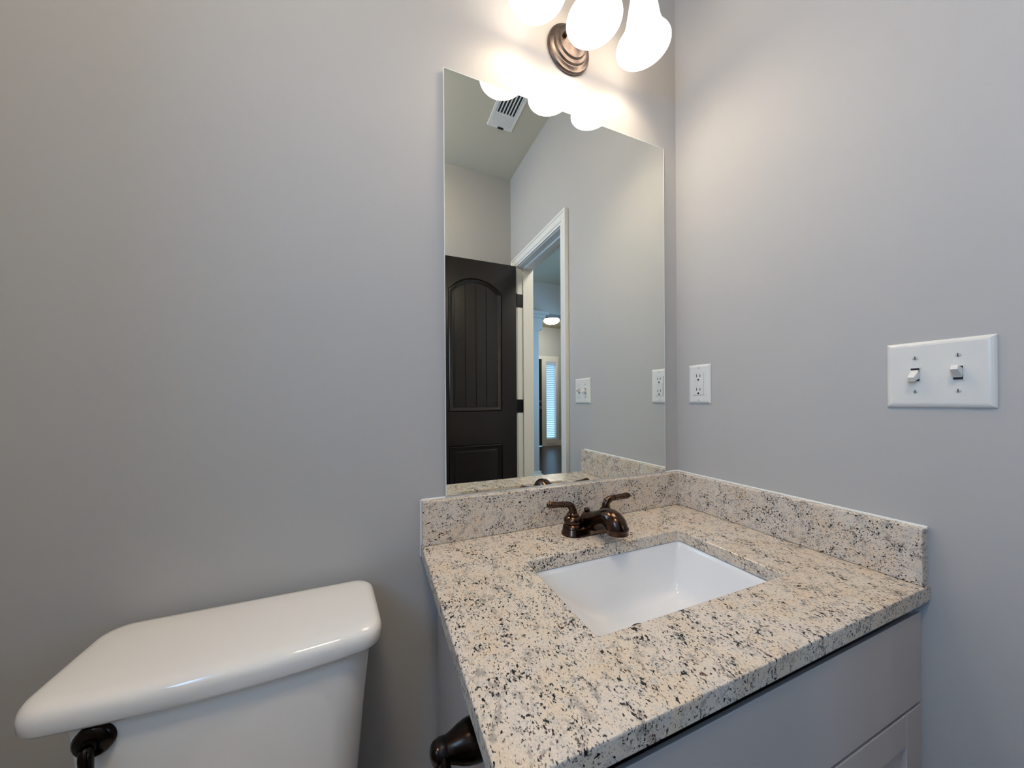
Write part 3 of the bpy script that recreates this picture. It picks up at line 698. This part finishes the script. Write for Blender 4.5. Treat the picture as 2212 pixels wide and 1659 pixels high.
tube(bm, [(lx, ly-0.008, lz), (lx+0.002, ly-0.013, lz-0.008), (lx+0.005, ly-0.016, lz-0.030), (lx+0.006, ly-0.017, lz-0.055), (lx+0.006, ly-0.017, lz-0.062)], [0.007, 0.007, 0.006, 0.008, 0.005], 16, 6)
put('flush_lever', bm, M_BRONZE_D, to, smooth=True, angle=60)['label'] = 'dark bronze lever'
def egg(hw, yb, yf, z, n=40):
    pts = []
    for i in range(n):
        a = 2*PI*i/n; c, s = math.cos(a), math.sin(a)
        ym = yb-(yb-yf)*0.42
        y = ym+(yb-ym)*s if s > 0 else ym+(ym-yf)*s
        pts.append((TX+hw*c*(1.0 if s < 0 else (1-0.12*s*s)), y, z))
    return pts
bm = bmesh.new()
loft(bm, [egg(0.115, -0.15, -0.52, 0.0), egg(0.112, -0.15, -0.515, 0.03), egg(0.100, -0.16, -0.49, 0.12), egg(0.125, -0.17, -0.56, 0.22), egg(0.170, -0.17, -0.66, 0.32), egg(0.183, -0.165, -0.685, 0.375), egg(0.180, -0.168, -0.683, 0.385),
          egg(0.135, -0.24, -0.640, 0.385), egg(0.125, -0.25, -0.625, 0.34), egg(0.08, -0.30, -0.54, 0.22), egg(0.03, -0.36, -0.45, 0.17)])
put('bowl', bm, M_PORC, to, smooth=True, angle=60)
put('tank_shelf', loft(bmesh.new(), [ts(0.13, -0.20, 0.25, 0.0, 0.03), ts(0.15, -0.21, 0.384, 0.0, 0.03)]), M_PORC, to, smooth=True, angle=50)
bm = bmesh.new()
loft(bm, [egg(0.186, -0.21, -0.690, 0.387), egg(0.188, -0.208, -0.692, 0.395), egg(0.184, -0.212, -0.688, 0.402), egg(0.128, -0.255, -0.615, 0.402), egg(0.128, -0.255, -0.615, 0.387)])
put('seat', bm, M_PORC, to, smooth=True, angle=40)
bm = bmesh.new(); loft(bm, [egg(0.186, -0.21, -0.690, 0.4035), egg(0.188, -0.208, -0.692, 0.410), egg(0.180, -0.215, -0.684, 0.419), egg(0.10, -0.29, -0.58, 0.423)])
put('seat_cover', bm, M_PORC, to, smooth=True, angle=50)

# ------------------------------------------------------------------ toilet paper holder on the vanity side
py, pz, pxw = -0.353, Z(-0.128), VX0
tp = thing('toilet_paper_holder', 'dark bronze toilet paper holder on the left side of the vanity cabinet', 'toilet paper holder', (pxw, py, pz))
bm = bmesh.new(); lathe(bm, (pxw-0.0004, py, pz), (-1, 0, 0), [(0, 0.0245), (0.005, 0.0250), (0.012, 0.0247), (0.021, 0.0234), (0.030, 0.0208), (0.038, 0.0176), (0.044, 0.0155), (0.048, 0.0145)], 64)
po = put('post', bm, M_BRONZE_D, tp, smooth=True, angle=60)
bm = bmesh.new(); lathe(bm, (pxw-0.0475, py, pz), (-1, 0, 0), [(0, 0.0138), (0.0015, 0.0148), (0.0105, 0.0148), (0.012, 0.0138)], 56)
put('collar', bm, M_BLACK, po, smooth=True, angle=40)
bm = bmesh.new(); lathe(bm, (pxw-0.0585, py, pz), (-1, 0, 0), [(0, 0.0136), (0.003, 0.0138), (0.006, 0.0126), (0.0088, 0.0098), (0.0106, 0.0062), (0.0114, 0.003), (0.0117, 0)], 56)
put('finial', bm, M_BRONZE_D, po, smooth=True, angle=60)
bm = bmesh.new(); tube(bm, [(pxw-0.0535, py-0.010, pz-0.001), (pxw-0.0535, py-0.05, pz-0.003), (pxw-0.0535, py-0.11, pz-0.003), (pxw-0.0535, py-0.135, pz+0.003), (pxw-0.0535, py-0.140, pz+0.012)], [0.0070, 0.0066, 0.0066, 0.007, 0.0075], 24, 8)
put('roll_arm', bm, M_BRONZE_D, tp, smooth=True, angle=60)

for o in list(bpy.data.objects):
    if '_w' in o: del o['_w']
